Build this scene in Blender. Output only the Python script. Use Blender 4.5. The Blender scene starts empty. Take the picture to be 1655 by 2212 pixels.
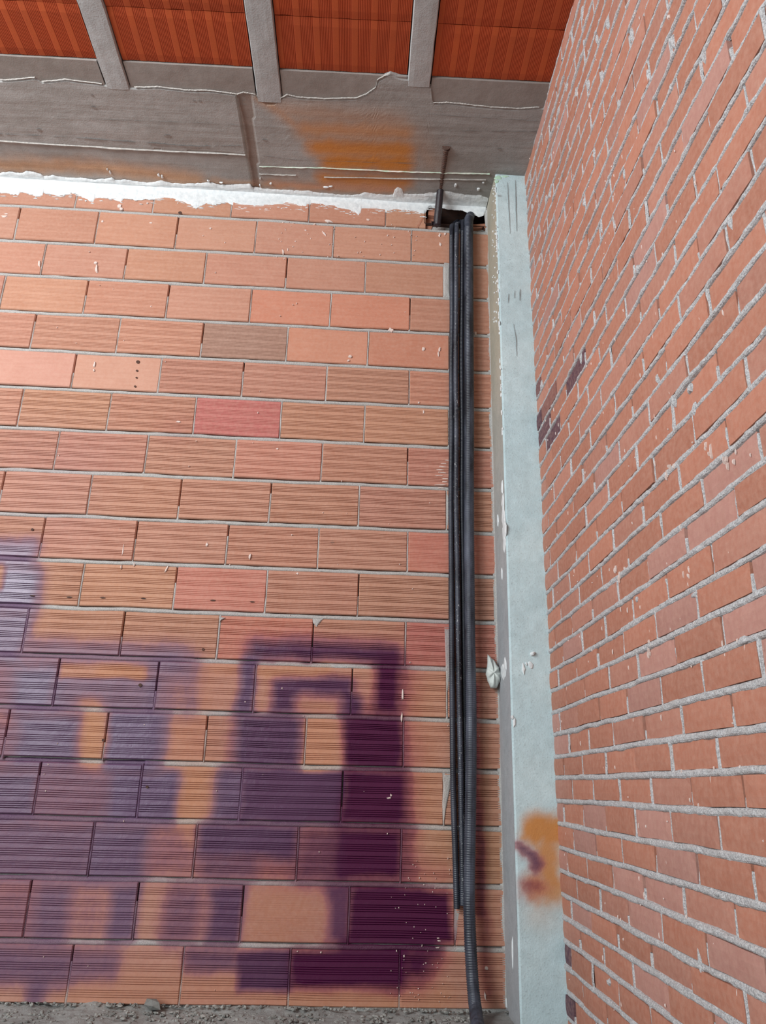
import bpy, math, random
import numpy as np
rnd = random.Random(7)
C = bpy.context.scene.collection
sc = bpy.context.scene

# ------------------------------------------------------------------ camera
S = 3.2                      # metres from the lens to the hollow-brick wall
FPX = 1673.05                # focal length in pixels of a 1655 px wide frame
PITCH, YAW, ROLL = (math.radians(a) for a in (19.5697, 1.67647, 1.5301))
AX = math.radians(1.00628)   # the hollow-brick wall is turned a degree from square
ZF = -0.2353                 # ground level below the lens (in units of S)
HC = -ZF * S
fwd = np.array([math.sin(YAW)*math.cos(PITCH), math.cos(YAW)*math.cos(PITCH), math.sin(PITCH)])
rt = np.array([math.cos(YAW), -math.sin(YAW), 0.0]); up = np.cross(rt, fwd)
RT = rt*math.cos(ROLL) + up*math.sin(ROLL); UP = np.cross(RT, fwd)
cam_d = bpy.data.cameras.new('camera'); cam = bpy.data.objects.new('camera', cam_d); C.objects.link(cam)
cam_d.sensor_fit = 'HORIZONTAL'; cam_d.sensor_width = 36; cam_d.lens = 36*FPX/1655
cam_d.clip_start = 0.02
from mathutils import Matrix, Vector
m4 = Matrix.Identity(4)
for i in range(3):
    m4[i][0], m4[i][1], m4[i][2] = RT[i], UP[i], -fwd[i]
m4[0][3], m4[1][3], m4[2][3] = 0, 0, HC
cam.matrix_world = m4
sc.camera = cam

# ------------------------------------------------------------------ light and exposure
w = bpy.data.worlds.new('overcast_sky'); sc.world = w; w.use_nodes = True
bg = w.node_tree.nodes['Background']; bg.inputs[0].default_value = (0.84, 0.96, 1.0, 1); bg.inputs[1].default_value = 0.62
def area(name, loc, target, sx, sy, power, col):
    l = bpy.data.lights.new(name, 'AREA'); l.shape = 'RECTANGLE'; l.size = sx; l.size_y = sy; l.energy = power; l.color = col
    o = bpy.data.objects.new(name, l); C.objects.link(o); o.location = loc
    o.rotation_euler = (Vector(target)-Vector(loc)).to_track_quat('-Z', 'Y').to_euler()
    return o
area('left_fill_light', (-2.7, 0.3, 2.95), (-0.2, 3.2, 2.2), 1.5, 1.2, 108, (0.96, 0.98, 1.0))  # unseen fill added under the ceiling to brighten the upper left
area('daylight_doorway', (-4.1, -3.2, 2.1), (0.0, 3.0, 2.5), 3.0, 2.6, 200, (0.86, 0.96, 1.0))
sc.view_settings.view_transform = 'Standard'; sc.view_settings.look = 'None'
sc.view_settings.gamma = 1; sc.view_settings.use_curve_mapping = False
sc.view_settings.exposure = 0.08

# ------------------------------------------------------------------ coordinates
U = np.array([math.cos(AX), math.sin(AX), 0]); N = np.array([-math.sin(AX), math.cos(AX), 0])
ZT = 0.8844                  # soffit height
K = 0.0045/1.11; XR0 = 0.2348 - K*0.23
def ray(x, y): return fwd + RT*(x-827.5)/FPX - UP*(y-1106)/FPX
def uz(x, y, D=1.0):         # photo point -> (u, z) on a plane parallel to the hollow-brick wall
    d = ray(x, y); p = d*(D/(d@N)); return float(p@U), float(p[2])
def yz(x, y):                # photo point -> (y, z) on the right-hand wall
    d = ray(x, y); p = d*(XR0/(d@np.array([1, 0, K]))); return float(p[1]), float(p[2])
def xy(x, y, z=ZT):          # photo point -> (x, y) on the soffit
    d = ray(x, y); p = d*(z/d[2]); return float(p[0]), float(p[1])
def wl(u, z, n=1.0):         # world position from wall coordinates
    u = np.asarray(u, float); z = np.asarray(z, float); n = np.asarray(n, float)
    u, z, n = np.broadcast_arrays(u, z, n)
    return np.stack([(U[0]*u+N[0]*n)*S, (U[1]*u+N[1]*n)*S, z*S+HC], -1)
def wr(y, z, off=0.0):       # right wall; off > 0 goes into the room
    y, z, off = np.broadcast_arrays(np.asarray(y, float), np.asarray(z, float), np.asarray(off, float))
    return np.stack([(XR0-K*z-off)*S, y*S, z*S+HC], -1)
def wc(x, y, z):
    x, y, z = np.broadcast_arrays(np.asarray(x, float), np.asarray(y, float), np.asarray(z, float))
    return np.stack([x*S, y*S, z*S+HC], -1)

# ------------------------------------------------------------------ noise
def vnoise(x, y, seed=0):
    x = np.asarray(x, float); y = np.asarray(y, float)
    xi = np.floor(x).astype(np.int64); yi = np.floor(y).astype(np.int64); fx = x-xi; fy = y-yi
    def h(a, b):
        n = (a*374761393 + b*668265263 + seed*1442695041) & 0x7fffffff
        n = ((n ^ (n >> 13))*1274126177) & 0x7fffffff
        return ((n ^ (n >> 16)) & 0xffff)/32767.5 - 1
    fx = fx*fx*(3-2*fx); fy = fy*fy*(3-2*fy)
    return (h(xi, yi)*(1-fx)+h(xi+1, yi)*fx)*(1-fy) + (h(xi, yi+1)*(1-fx)+h(xi+1, yi+1)*fx)*fy
def fbm(x, y, seed=0, o=4):
    r = 0; a = 1; t = 0
    for i in range(o):
        r = r + a*vnoise(np.asarray(x)*2**i, np.asarray(y)*2**i, seed+i*17); t += a; a *= .55
    return r/t

# ------------------------------------------------------------------ mesh builder
class MB:
    def __init__(s): s.v = []; s.f = []; s.n = 0; s.at = {}
    def add(s, v, f, **attrs):
        v = np.asarray(v).reshape(-1, 3); s.v.append(v)
        f = np.asarray(f); s.f.append((f+s.n))
        for k, a in attrs.items():
            s.at.setdefault(k, []).append((s.n, np.broadcast_to(np.asarray(a, float), (len(v), 4))))
        s.n += len(v)
    def grid(s, P, flip=False, **attrs):   # P: (r, c, 3)
        r, c = P.shape[:2]; i = np.arange(r*c).reshape(r, c)
        q = np.stack([i[:-1, :-1], i[:-1, 1:], i[1:, 1:], i[1:, :-1]], -1).reshape(-1, 4)
        if flip: q = q[:, ::-1]
        a2 = {k: (np.asarray(a).reshape(-1, 4) if np.ndim(a) > 1 else a) for k, a in attrs.items()}
        s.add(P.reshape(-1, 3), q, **a2)
    def build(s, name, mat, parent=None, smooth=False):
        me = bpy.data.meshes.new(name)
        V = np.concatenate(s.v); faces = []
        for f in s.f: faces += f.tolist()
        me.from_pydata(V.tolist(), [], faces); me.update()
        for k, lst in s.at.items():
            ca = me.color_attributes.new(k, 'FLOAT_COLOR', 'POINT'); buf = np.zeros((s.n, 4), np.float32)
            for st, a in lst: buf[st:st+len(a)] = a
            ca.data.foreach_set('color', buf.ravel())
        if smooth: me.polygons.foreach_set('use_smooth', [True]*len(me.polygons))
        for m in (mat if isinstance(mat, (list, tuple)) else [mat]): me.materials.append(m)
        o = bpy.data.objects.new(name, me); C.objects.link(o)
        if parent: o.parent = parent
        return o
def tag(o, label=None, cat=None, group=None, kind=None):
    if label: o['label'] = label
    if cat: o['category'] = cat
    if group: o['group'] = group
    if kind: o['kind'] = kind
    return o

# ------------------------------------------------------------------ materials
def mat(name):
    m = bpy.data.materials.new(name); m.use_nodes = True; nt = m.node_tree
    b = nt.nodes['Principled BSDF']; return m, nt, b
def nd(nt, t, **kw):
    n = nt.nodes.new(t)
    for k, v in kw.items():
        if k in n.inputs.keys(): n.inputs[k].default_value = v
        else: setattr(n, k, v)
    return n
def mixc(nt, fac, a, b, mode='MIX'):
    n = nt.nodes.new('ShaderNodeMix'); n.data_type = 'RGBA'; n.blend_type = mode
    for s, v in ((n.inputs[0], fac), (n.inputs[6], a), (n.inputs[7], b)):
        if hasattr(v, 'links') or hasattr(v, 'node'): nt.links.new(v, s)
        elif isinstance(v, (int, float)): s.default_value = v
        else: s.default_value = (*v[:3], 1)
    return n.outputs[2]
def math_(nt, op, a, b=0.0, clamp=False):
    n = nt.nodes.new('ShaderNodeMath'); n.operation = op; n.use_clamp = clamp
    for s, v in ((n.inputs[0], a), (n.inputs[1], b)):
        if isinstance(v, (int, float)): s.default_value = v
        else: nt.links.new(v, s)
    return n.outputs[0]
def ramp(nt, v, lo, hi, a=0.0, b=1.0):
    n = nt.nodes.new('ShaderNodeMapRange'); n.clamp = True
    nt.links.new(v, n.inputs[0])
    for i, x in zip((1, 2, 3, 4), (lo, hi, a, b)): n.inputs[i].default_value = x
    return n.outputs[0]
def noise(nt, scale, detail=4, rough=.55, stretch=(1, 1, 1), rot=(0, 0, 0)):
    tc = nt.nodes.new('ShaderNodeNewGeometry'); mp = nt.nodes.new('ShaderNodeMapping')
    mp.inputs['Scale'].default_value = stretch; mp.inputs['Rotation'].default_value = rot
    nt.links.new(tc.outputs['Position'], mp.inputs['Vector'])
    n = nd(nt, 'ShaderNodeTexNoise', Scale=scale, Detail=detail, Roughness=rough)
    nt.links.new(mp.outputs[0], n.inputs['Vector']); return n.outputs['Fac']
def bump(nt, b, h, strength=.4, dist=.002):
    n = nd(nt, 'ShaderNodeBump', Strength=strength, Distance=dist); nt.links.new(h, n.inputs['Height'])
    nt.links.new(n.outputs[0], b.inputs['Normal'])
def attr(nt, name):
    a = nt.nodes.new('ShaderNodeAttribute'); a.attribute_name = name
    s = nt.nodes.new('ShaderNodeSeparateColor'); nt.links.new(a.outputs['Color'], s.inputs[0])
    return a.outputs['Color'], s.outputs[0], s.outputs[1], s.outputs[2], a.outputs['Alpha']
VIOLET = (0.135, 0.075, 0.14); MAGENTA = (0.070, 0.006, 0.040); HALO = (0.36, 0.075, 0.085); ORANGE = (0.52, 0.20, 0.035)
def paint_over(nt, base, tint=HALO):
    """spray paint and shade washes: R purple density, G hue (violet..magenta), B orange density"""
    _, P, Q, B, A = attr(nt, 'paint')
    nz = noise(nt, 60, 3)
    Pn = math_(nt, 'ADD', P, math_(nt, 'MULTIPLY', math_(nt, 'SUBTRACT', nz, .5), math_(nt, 'MULTIPLY', math_(nt, 'MULTIPLY', P, math_(nt, 'SUBTRACT', 1.0, P)), 1.2)), True)
    c = mixc(nt, B, base, ORANGE)
    halo = mixc(nt, Q, (0.27, 0.13, 0.17), tint)
    c = mixc(nt, ramp(nt, Pn, 0.0, .5, 0, .75), c, halo)
    full = mixc(nt, Q, VIOLET, MAGENTA)
    c = mixc(nt, ramp(nt, Pn, .3, .95), c, full)
    return c, Pn

def brick_mat(name, wear, streak):
    m, nt, b = mat(name)
    col = attr(nt, 'tint')[0]
    n1 = noise(nt, 9, 5); n2 = noise(nt, 70, 4); n3 = noise(nt, 420, 2)
    c = mixc(nt, ramp(nt, n1, .3, .75, 0, .45), col, mixc(nt, 1.0, col, (.86, .76, .70), 'MULTIPLY'))
    c = mixc(nt, ramp(nt, n2, .35, .7, 0, .22), c, (.62, .40, .31))
    st = noise(nt, 28, 4, .6, streak)
    c = mixc(nt, ramp(nt, st, .45, .75, 0, .22), c, mixc(nt, 1.0, c, (.72, .58, .50), 'MULTIPLY'))
    # chalky lime flecks
    v = noise(nt, 34, 5, .7, wear)
    c = mixc(nt, ramp(nt, v, .69, .76, 0, .45), c, (.70, .55, .48))
    c = mixc(nt, ramp(nt, n3, .3, .75, 0, .25), c, mixc(nt, 1.0, c, (.7, .7, .7), 'MULTIPLY'))
    c, P = paint_over(nt, c)
    nt.links.new(c, b.inputs['Base Color'])
    nt.links.new(ramp(nt, P, .25, 1, .82, .27), b.inputs['Roughness'])
    b.inputs['Specular IOR Level'].default_value = .5
    hsum = math_(nt, 'ADD', math_(nt, 'MULTIPLY', n3, .6), n2)
    bump(nt, b, math_(nt, 'ADD', hsum, st), .45, .0014)
    return m
M_BL = brick_mat('hollow_brick_clay', (.35, .35, 2.2), (.25, .25, 3.5))
M_BR = brick_mat('facing_brick_clay', (1.6, 1.0, .45), (2.2, 2.2, .3))
def mortar_mat(name, col, dark):
    m, nt, b = mat(name)
    n1 = noise(nt, 240, 3, .7); n2 = noise(nt, 28, 4)
    c = mixc(nt, ramp(nt, n1, .30, .62), dark, col)
    c = mixc(nt, ramp(nt, n2, .3, .7, 0, .35), c, (.38, .35, .33))
    c, P = paint_over(nt, c, (.25, .08, .1))
    nt.links.new(c, b.inputs['Base Color'])
    nt.links.new(ramp(nt, P, .25, 1, .95, .45), b.inputs['Roughness'])
    bump(nt, b, n1, .9, .003); return m
M_ML = mortar_mat('grey_mortar', (.54, .525, .50), (.32, .31, .295))
M_MR = mortar_mat('coarse_mortar', (.64, .63, .635), (.20, .20, .21))

def concrete_mat(name, c1, c2, pits=True, boards=None, bstr=.5):
    m, nt, b = mat(name)
    n1 = noise(nt, 3.2, 6, .6); n2 = noise(nt, 160, 3); n4 = noise(nt, 22, 5, .65)
    c = mixc(nt, ramp(nt, n1, .35, .65), c1, c2)
    c = mixc(nt, ramp(nt, n4, .3, .72, 0, .6), c, mixc(nt, 1.0, c, (.72, .72, .71), 'MULTIPLY'))
    c = mixc(nt, ramp(nt, n2, .58, .72, 0, .35), c, (.16, .17, .17))
    h = math_(nt, 'MULTIPLY', n2, .5)
    h = math_(nt, 'ADD', h, n4)
    if boards:
        n5 = noise(nt, 10, 6, .65, boards)
        c = mixc(nt, ramp(nt, n5, .42, .66, 0, .38), c, mixc(nt, 1.0, c, (.62, .57, .53), 'MULTIPLY'))
        h = math_(nt, 'ADD', h, math_(nt, 'MULTIPLY', n5, 1.5))
    c, P = paint_over(nt, c, (.4, .1, .08))
    tc = attr(nt, 'tint')[0]
    c = mixc(nt, 1.0, c, tc, 'MULTIPLY')
    nt.links.new(c, b.inputs['Base Color']); b.inputs['Roughness'].default_value = .9
    bump(nt, b, h, bstr, .004); return m
M_COL = concrete_mat('column_concrete', (.49, .62, .65), (.57, .69, .71))
M_SOF = concrete_mat('soffit_concrete', (.315, .305, .292), (.375, .368, .358), boards=(.10, 2.0, 1))
M_JOI = concrete_mat('joist_concrete', (.37, .375, .375), (.43, .435, .435))
M_GAP = concrete_mat('smooth_grout', (.25, .22, .20), (.30, .27, .25), bstr=.3)
M_FLO = concrete_mat('rough_ground', (.25, .25, .24), (.36, .36, .345), bstr=1.0)
M_BACKW = concrete_mat('plain_render', (.25, .24, .23), (.3, .29, .28))
def simple(name, col, rough=.8, n=None, c2=None, bs=0):
    m, nt, b = mat(name); b.inputs['Roughness'].default_value = rough
    if n:
        f = noise(nt, n, 4, .6); nt.links.new(mixc(nt, ramp(nt, f, .35, .65), col, c2 or col), b.inputs['Base Color'])
        if bs: bump(nt, b, f, bs, .003)
    else: b.inputs['Base Color'].default_value = (*col, 1)
    return m
M_WHITE = simple('white_sealing_plaster', (.76, .78, .78), .6, 45, (.62, .65, .66), .6)
M_GREEN = simple('pale_green_fin', (.42, .55, .42), .8, 25, (.68, .64, .58))
M_FIN = simple('pale_grout_fin', (.50, .46, .42), .8, 90, (.33, .31, .29))
M_FLECK = simple('lime_splashes', (.74, .62, .57), .8, 40, (.64, .50, .44))
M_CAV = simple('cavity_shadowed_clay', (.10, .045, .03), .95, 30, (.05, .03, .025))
M_DRY = simple('dried_filler', (.66, .70, .66), .6, 60, (.54, .57, .54), .4)
M_RUST = simple('rusty_steel', (.13, .06, .04), .6, 180, (.05, .035, .03), .8)
M_BLACK = simple('black_rubber', (.018, .014, .018), .45, 80, (.03, .02, .025), .3)
def conduit_mat(name, dust, speck):
    m, nt, b = mat(name); n1 = noise(nt, 130, 4, .7, (1, 1, .5)); n2 = noise(nt, 18, 4, .6, (1, 1, .3))
    c = mixc(nt, ramp(nt, n2, .35, .7, 0, dust), (.012, .013, .020), (.12, .135, .18))
    c = mixc(nt, ramp(nt, n1, speck, speck+.05, 0, .85), c, (.55, .55, .56))
    nt.links.new(c, b.inputs['Base Color']); b.inputs['Roughness'].default_value = .42; return m
M_C1 = conduit_mat('dusty_black_conduit', .35, .70)
M_C2 = conduit_mat('speckled_black_conduit', .45, .62)
M_C3 = conduit_mat('clean_black_conduit', .12, .76)
M_C4 = conduit_mat('grey_black_conduit', .62, .72)
def block_mat():
    m, nt, b = mat('red_infill_clay'); col = attr(nt, 'tint')[0]
    n1 = noise(nt, 8, 5); n3 = noise(nt, 300, 2, .6)
    c = mixc(nt, ramp(nt, n1, .3, .7, 0, .45), col, (.31, .052, .012))
    c = mixc(nt, ramp(nt, n3, .3, .7, 0, .3), c, mixc(nt, 1.0, c, (.6, .55, .5), 'MULTIPLY'))
    nt.links.new(c, b.inputs['Base Color']); b.inputs['Roughness'].default_value = .75
    bump(nt, b, n3, .4, .001); return m
M_BLK = block_mat()

# ------------------------------------------------------------------ spray paint and painted-in shade on the hollow-brick wall
def seg_dist(u, z, pts):
    d = np.full(np.shape(u), 9.0)
    if len(pts) == 1: return np.hypot(u-pts[0][0], z-pts[0][1])
    for (a, b), (c, e) in zip(pts[:-1], pts[1:]):
        vx, vz = c-a, e-b; L = vx*vx+vz*vz+1e-12
        t = np.clip(((u-a)*vx+(z-b)*vz)/L, 0, 1); d = np.minimum(d, np.hypot(u-a-t*vx, z-b-t*vz))
    return d
# op, photo points, radius, softness, strength, hue
# soft-edged boxes in a 1.5045x view of the lower left wall: op, x0, y0, x1, y1, softness, strength, hue
BOXES = [
 ('p',-60,400,1290,1640,160,.13,.4), ('p',-60,-260,330,110,160,.10,.1),  # first box: faint purple wash painting in the hazier, dimmer light low down
 ('p',-60,95,125,185,36,.80,.05), ('p',-60,180,135,335,44,.95,.02), ('p',-60,330,92,500,40,.85,.12), ('e',-60,170,14,262,10,.95,0),
 ('p',90,436,600,500,44,.62,.10), ('p',480,470,640,680,40,.62,.10), ('p',45,500,192,665,44,.90,.12), ('p',-60,500,60,665,60,.55,.25),
 ('p',180,547,505,660,12,.68,.10), ('e',203,503,478,545,8,.95,0), ('e',240,622,330,668,26,.8,0),
 ('p',-60,690,45,850,40,.55,.35), ('p',40,665,255,850,44,.90,.22), ('p',345,662,545,850,22,.98,.0), ('e',262,668,333,850,22,.9,0), ('e',540,560,600,850,60,.5,0),
 ('p',-60,850,115,1022,30,.86,.28), ('p',115,850,375,1022,30,.66,.38), ('p',365,850,575,1022,26,.92,.05), ('p',688,850,790,1022,24,.86,.12),
 ('p',-60,1022,295,1212,36,.78,.30), ('p',290,1022,480,1212,34,.84,.12), ('p',478,1030,640,1200,60,.42,.45), ('e',585,840,680,1010,36,.95,0), ('e',600,1010,640,1090,36,.6,0),
 ('p',752,660,985,852,44,.95,.50), ('p',785,850,1115,1024,16,.92,.50), ('p',640,1022,970,1130,26,.90,.45), ('p',645,1120,830,1212,40,.72,.55), ('p',830,1120,1000,1212,50,.42,.9),
 ('p',800,430,1305,500,46,.95,.75), ('p',776,480,836,665,26,.92,.30), ('e',842,506,1205,546,10,.94,0), ('e',842,520,872,655,24,.9,0), ('p',888,552,1180,668,22,.93,.62), ('e',958,612,1108,670,34,.92,0),
 ('p',1215,480,1305,668,36,1.,1.), ('e',1150,512,1212,600,30,.7,0), ('p',1112,668,1312,850,32,1.,1.), ('p',1110,850,1318,1024,30,1.,1.), ('e',992,680,1104,850,14,.97,0),
 ('p',1085,1024,1312,1215,46,1.,1.), ('p',970,1030,1100,1215,50,.72,.8), ('p',1062,1215,1135,1412,24,.85,.7), ('p',1136,1228,1474,1412,24,1.,1.),('p',1100,1395,1420,1450,24,.8,1.),
 ('p',-60,1225,110,1420,60,.55,.45), ('p',108,1225,220,1425,36,.74,.20), ('p',358,1225,445,1410,26,.80,.08), ('p',225,1225,350,1410,60,.30,.3), ('p',535,1228,645,1410,40,.66,.45), ('p',672,1228,788,1412,24,.86,.40),
 ('p',-60,1430,232,1555,40,.76,.25), ('p',82,1540,140,1640,28,.72,.2), ('p',232,1430,385,1530,34,.66,.25), ('p',605,1428,775,1492,26,.74,.4), ('p',776,1430,945,1568,14,.88,.62),
 ('p',944,1432,1310,1562,26,.97,1.), ('p',1290,1436,1400,1545,60,.95,1.),('p',1350,1430,1440,1480,50,.6,1.), ('p',1310,1040,1345,1215,50,.45,1.), ('p',1310,350,1480,510,60,.22,1.), ('p',1310,510,1350,1030,60,.38,1.), ('p',1330,1150,1480,1215,50,.30,1.), ('p',1540,560,1566,1330,14,.6,1.),('p',1560,1330,1590,1600,30,.4,1.),  # last two boxes paint the thick conduit's reddish cast shadow into the wall
 ('p',1330,70,1470,200,50,.10,1.), ('p',560,-290,610,-240,90,.16,1.),
]
ORANGES = [([(405,1470),(420,1640),(395,1850)], 40, 40, .35), ([(690,1560),(690,1640)], 42, 30, .35), ([(195,1535),(190,1630)], 30, 26, .35),
 ([(220,1451),(700,1451)], 12, 10, .35), ([(905,1500),(925,1760)], 34, 50, .28), ([(400,2120),(620,2150),(960,2160)], 36, 40, .40), ([(160,2140),(390,2140)], 40, 40, .35), ([(605,1975)], 60, 40, .2),
 ([(940,1480),(960,2050)], 30, 60, .15), ([(1050,1600),(1055,2150)], 30, 60, .25)]
def px_scale(x, y, D=1.0):
    a = uz(x, y, D); b = uz(x+1, y, D); return math.hypot(b[0]-a[0], b[1]-a[1])
STR = []
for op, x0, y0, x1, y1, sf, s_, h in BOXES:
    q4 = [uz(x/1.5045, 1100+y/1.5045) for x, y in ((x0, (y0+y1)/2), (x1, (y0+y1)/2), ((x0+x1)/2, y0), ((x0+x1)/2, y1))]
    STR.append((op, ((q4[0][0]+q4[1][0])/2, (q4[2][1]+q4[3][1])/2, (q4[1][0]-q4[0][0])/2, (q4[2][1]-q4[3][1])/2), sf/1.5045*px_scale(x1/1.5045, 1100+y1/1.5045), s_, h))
ORS = []
for pts, r, sf, s_ in ORANGES:
    k = px_scale(*pts[0]); ORS.append(([uz(*p) for p in pts], r*k, sf*k, s_))
def sm(t): t = np.clip(t, 0, 1); return t*t*(3-2*t)
def wall_paint(u, z):
    P = np.zeros(np.shape(u)); Q = np.zeros(np.shape(u)); B = np.zeros(np.shape(u))
    du = fbm(u*22, z*22, 5, 3)*.007
    for op, (cx, cz, hx, hz_), sf, s_, h in STR:
        cr_ = min(hx, hz_, sf*.8)
        qx = np.abs(u+du-cx)-hx+cr_; qz = np.abs(z+du-cz)-hz_+cr_
        d = np.hypot(np.maximum(qx, 0), np.maximum(qz, 0))+np.minimum(np.maximum(qx, qz), 0)-cr_; k = sm(.5-(d-.0010)/(sf*1.9+.0022))*(s_ if op == 'e' else min(1, s_*1.06))
        if op == 'p':
            Q = np.where(P+k > 1e-4, (Q*P*(1-k)+h*k)/(P*(1-k)+k+1e-9), h); P = 1-(1-P)*(1-k)
        else: P = P*(1-k)
    for pts, r, sf, s_ in ORS:
        d = seg_dist(u+du, z+du, pts); B = np.maximum(B, sm((r+sf*.8-d)/(sf*1.6))*s_*.6)
    return np.stack([P, Q, B, np.zeros_like(P)], -1)

# ================================================================== WALL LEFT (hollow ribbed bricks)
JO = [((0,448),(827,490)), ((0,520),(550,548)), ((0,598),(827,635.5)), ((0,675.5),(827,713)), ((0,758),(827,793)), ((0,843),(827,873)),
      ((0,930.5),(827,959)), ((0,1020.5),(827,1048)), ((0,1116),(827,1142)), ((50,1213),(827,1236)), ((75,1315),(827,1336)),
      ((0,1423),(827,1440)), ((0,1535),(750,1548.5)), ((0,1652),(827,1661)), ((0,1777),(827,1784)), ((0,1904),(827,1911)), ((0,2039),(827,2046)), ((0,2179),(827,2184))]
JL = [(uz(*a), uz(*b)) for a, b in JO]
def zj(i, u):                # height of bed joint i at u ; joint -1 = soffit
    if i < 0: return np.full(np.shape(u), ZT+.004)
    (a, b), (c, d) = JL[i]; sl = np.clip((d-b)/(c-a), -.022, .0)
    return d + (np.asarray(u)-c)*sl + .0006*vnoise(np.asarray(u)*14, i*3.7, 4)
k2 = 1655/828.0
def cc(ox, oy, l): return [(ox+x/k2, oy+y/k2) for x, y in l]
PERP = [
 cc(0,0,[(325,880),(660,900),(1000,905),(1335,925)]),
 cc(0,0,[(75,960),(418,985),(762,1010),(1105,1025),(1440,1040)])+[(889.5,525)],
 cc(0,0,[(195,1080),(550,1095)])+cc(0,553,[(885,60),(1237,70),(1578,95)]),
 cc(0,553,[(368,185),(722,205),(1082,215),(1428,230)])+[(886,678)],
 cc(0,553,[(142,330),(510,350),(873,365),(1240,385),(1590,400)]),
 cc(0,553,[(315,510),(690,520),(1048,540),(1410,550)])+[(884.5,838)],
 cc(0,553,[(85,670),(468,690),(840,700),(1212,715),(1575,720)]),
 cc(0,553,[(243,845),(630,870),(1015,880),(1390,890)])+[(881,1008)],
 cc(0,1106,[(0,-60),(373,8),(768,15),(1162,25),(1548,30)]),
 cc(0,1106,[(180,120),(583,135),(980,150),(1375,160)])+[(881,1188)],
 cc(0,1106,[(350,320),(755,340),(1150,345),(1548,350)]),
 cc(0,1106,[(105,530),(525,540),(942,540),(1350,560)])+[(876,1391)],
 cc(0,1106,[(240,750),(675,760),(1100,760),(1520,770)]),
 cc(0,1106,[(25,960),(455,970),(890,960),(1320,980)])+[(872,1606)],
 cc(0,1659,[(155,120),(600,120),(1040,120),(1478,120)])+[(959,1740)],
 cc(0,1659,[(390,370),(840,370),(1285,375)])+[(867,1854)],
 cc(0,1659,[(115,630),(585,630),(1045,630),(1507,640)])+[(983,1985)],
 cc(0,1659,[(300,900),(785,900),(1250,900)])+[(864,2109)],
]
UL, UR = -1.45, .2085        # ends of the wall
GR = [.10,.14,.178,.215,.32,.358,.40,.438,.54,.583,.625,.663,.77,.807,.85,.888]
HOLE = [(x, y) for x, y in ((936,452),(1056,452),(1052,489),(936,492))]
h_u0, h_z1 = uz(938, 450); h_u1, h_z0 = uz(1054, 489)
wall_left = None
mb = MB(); mo = MB()
special = {}                 # (photo point) -> tint, groove scale
SP = [((515,905),(.50,.16,.14),.5),((530,740),(.37,.215,.16),.5),((245,815),(.55,.285,.20),.0),((75,805),(.56,.28,.21),.0),
      ((625,660),(.57,.235,.15),.15),((800,665),(.57,.235,.15),.2),((705,750),(.56,.25,.16),.0),((880,750),(.52,.22,.14),.15),
      ((600,1970),(.45,.20,.12),.1),((470,1270),(.55,.22,.165),.6),((590,1380),(.53,.20,.135),1),((930,1190),(.54,.21,.145),.4),((930,1385),(.50,.19,.14),1),
      ((925,840),(.52,.24,.16),.7),((600,1000),(.55,.25,.18),.8),((920,1000),(.5,.22,.16),.8)]
SPW = [(uz(*p), t, g) for p, t, g in SP]
BASE = np.array((.505, .250, .166))
def lbrick(u0, u1, i, gap=.0007, cut=None):
    """one ribbed brick between joints i-1 (above) and i (below)"""
    uc = (u0+u1)/2; zc = float((zj(i-1, uc)+zj(i, uc))/2)
    tint = BASE*(1+rnd.uniform(-.06, .05)); tint[1] *= 1+rnd.uniform(-.05, .03); tint[2] *= 1+rnd.uniform(-.05, .06)
    gs = {0: .25, 1: .3, 2: .3, 3: .4, 4: .6, 5: .8}.get(i, 1.0)*rnd.uniform(.8, 1.15)
    for (a, b), t, g in SPW:
        if u0 < a < u1 and abs(b-zc) < .028: tint = np.array(t); gs = g
    off = rnd.uniform(-.0007, .0007); rot = rnd.uniform(-.0006, .0006)
    nseg = max(3, int((u1-u0)/.0048)); us = np.linspace(u0+gap, u1-gap, nseg); us = np.sort(np.concatenate([us, us[:1]+.0004, us[:1]+.0012, us[-1:]-.0004, us[-1:]-.0012])); nseg = len(us)-1
    hb = .0030
    zt_ = zj(i-1, us) - hb; zb = zj(i, us) + hb
    if i == 0: zt_ = np.full_like(us, ZT+.003)
    fr = [0, 0, .022]; dp = [.016, .0016, 0]
    for g in GR:
        fr += [g-.0085, g, g+.0085]; dp += [0, .0013*gs, 0]
    fr += [.978, 1, 1]; dp += [0, .0016, .016]
    fr = np.array(fr); dp = np.array(dp)
    Z = zt_[None, :]*(1-fr[:, None]) + zb[None, :]*fr[:, None]
    Uu = np.broadcast_to(us, Z.shape).copy()
    nn = 1+off+rot*np.linspace(-1, 1, len(us))[None, :]+dp[:, None]+.00025*fbm(Uu*60, Z*60, 9, 3)
    # chipped, rounded ends
    e = np.minimum(us-us[0], us[-1]-us); nn = nn + .0016*np.clip(1-e/.0012, 0, 1)[None, :]
    P = wl(Uu, Z, nn)
    P = np.concatenate([wl(Uu[:, :1], Z[:, :1], 1.016), P, wl(Uu[:, -1:], Z[:, -1:], 1.016)], 1)
    Ua = np.concatenate([Uu[:, :1], Uu, Uu[:, -1:]], 1); Za = np.concatenate([Z[:, :1], Z, Z[:, -1:]], 1)
    T = np.zeros(Ua.shape+(4,)); T[..., :3] = tint; T[..., 3] = 1
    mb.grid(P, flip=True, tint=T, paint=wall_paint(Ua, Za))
def perps(i):
    us = sorted(uz(*p)[0] for p in PERP[i])
    while us[0] > UL+.12: us.insert(0, us[0]-.1213+rnd.uniform(-.0008, .0008))
    while us[-1] < UR-.02: us.append(us[-1]+.1213)
    us = [u for u in us if UL < u < UR-.012]
    return us
ALLP = []
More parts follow.
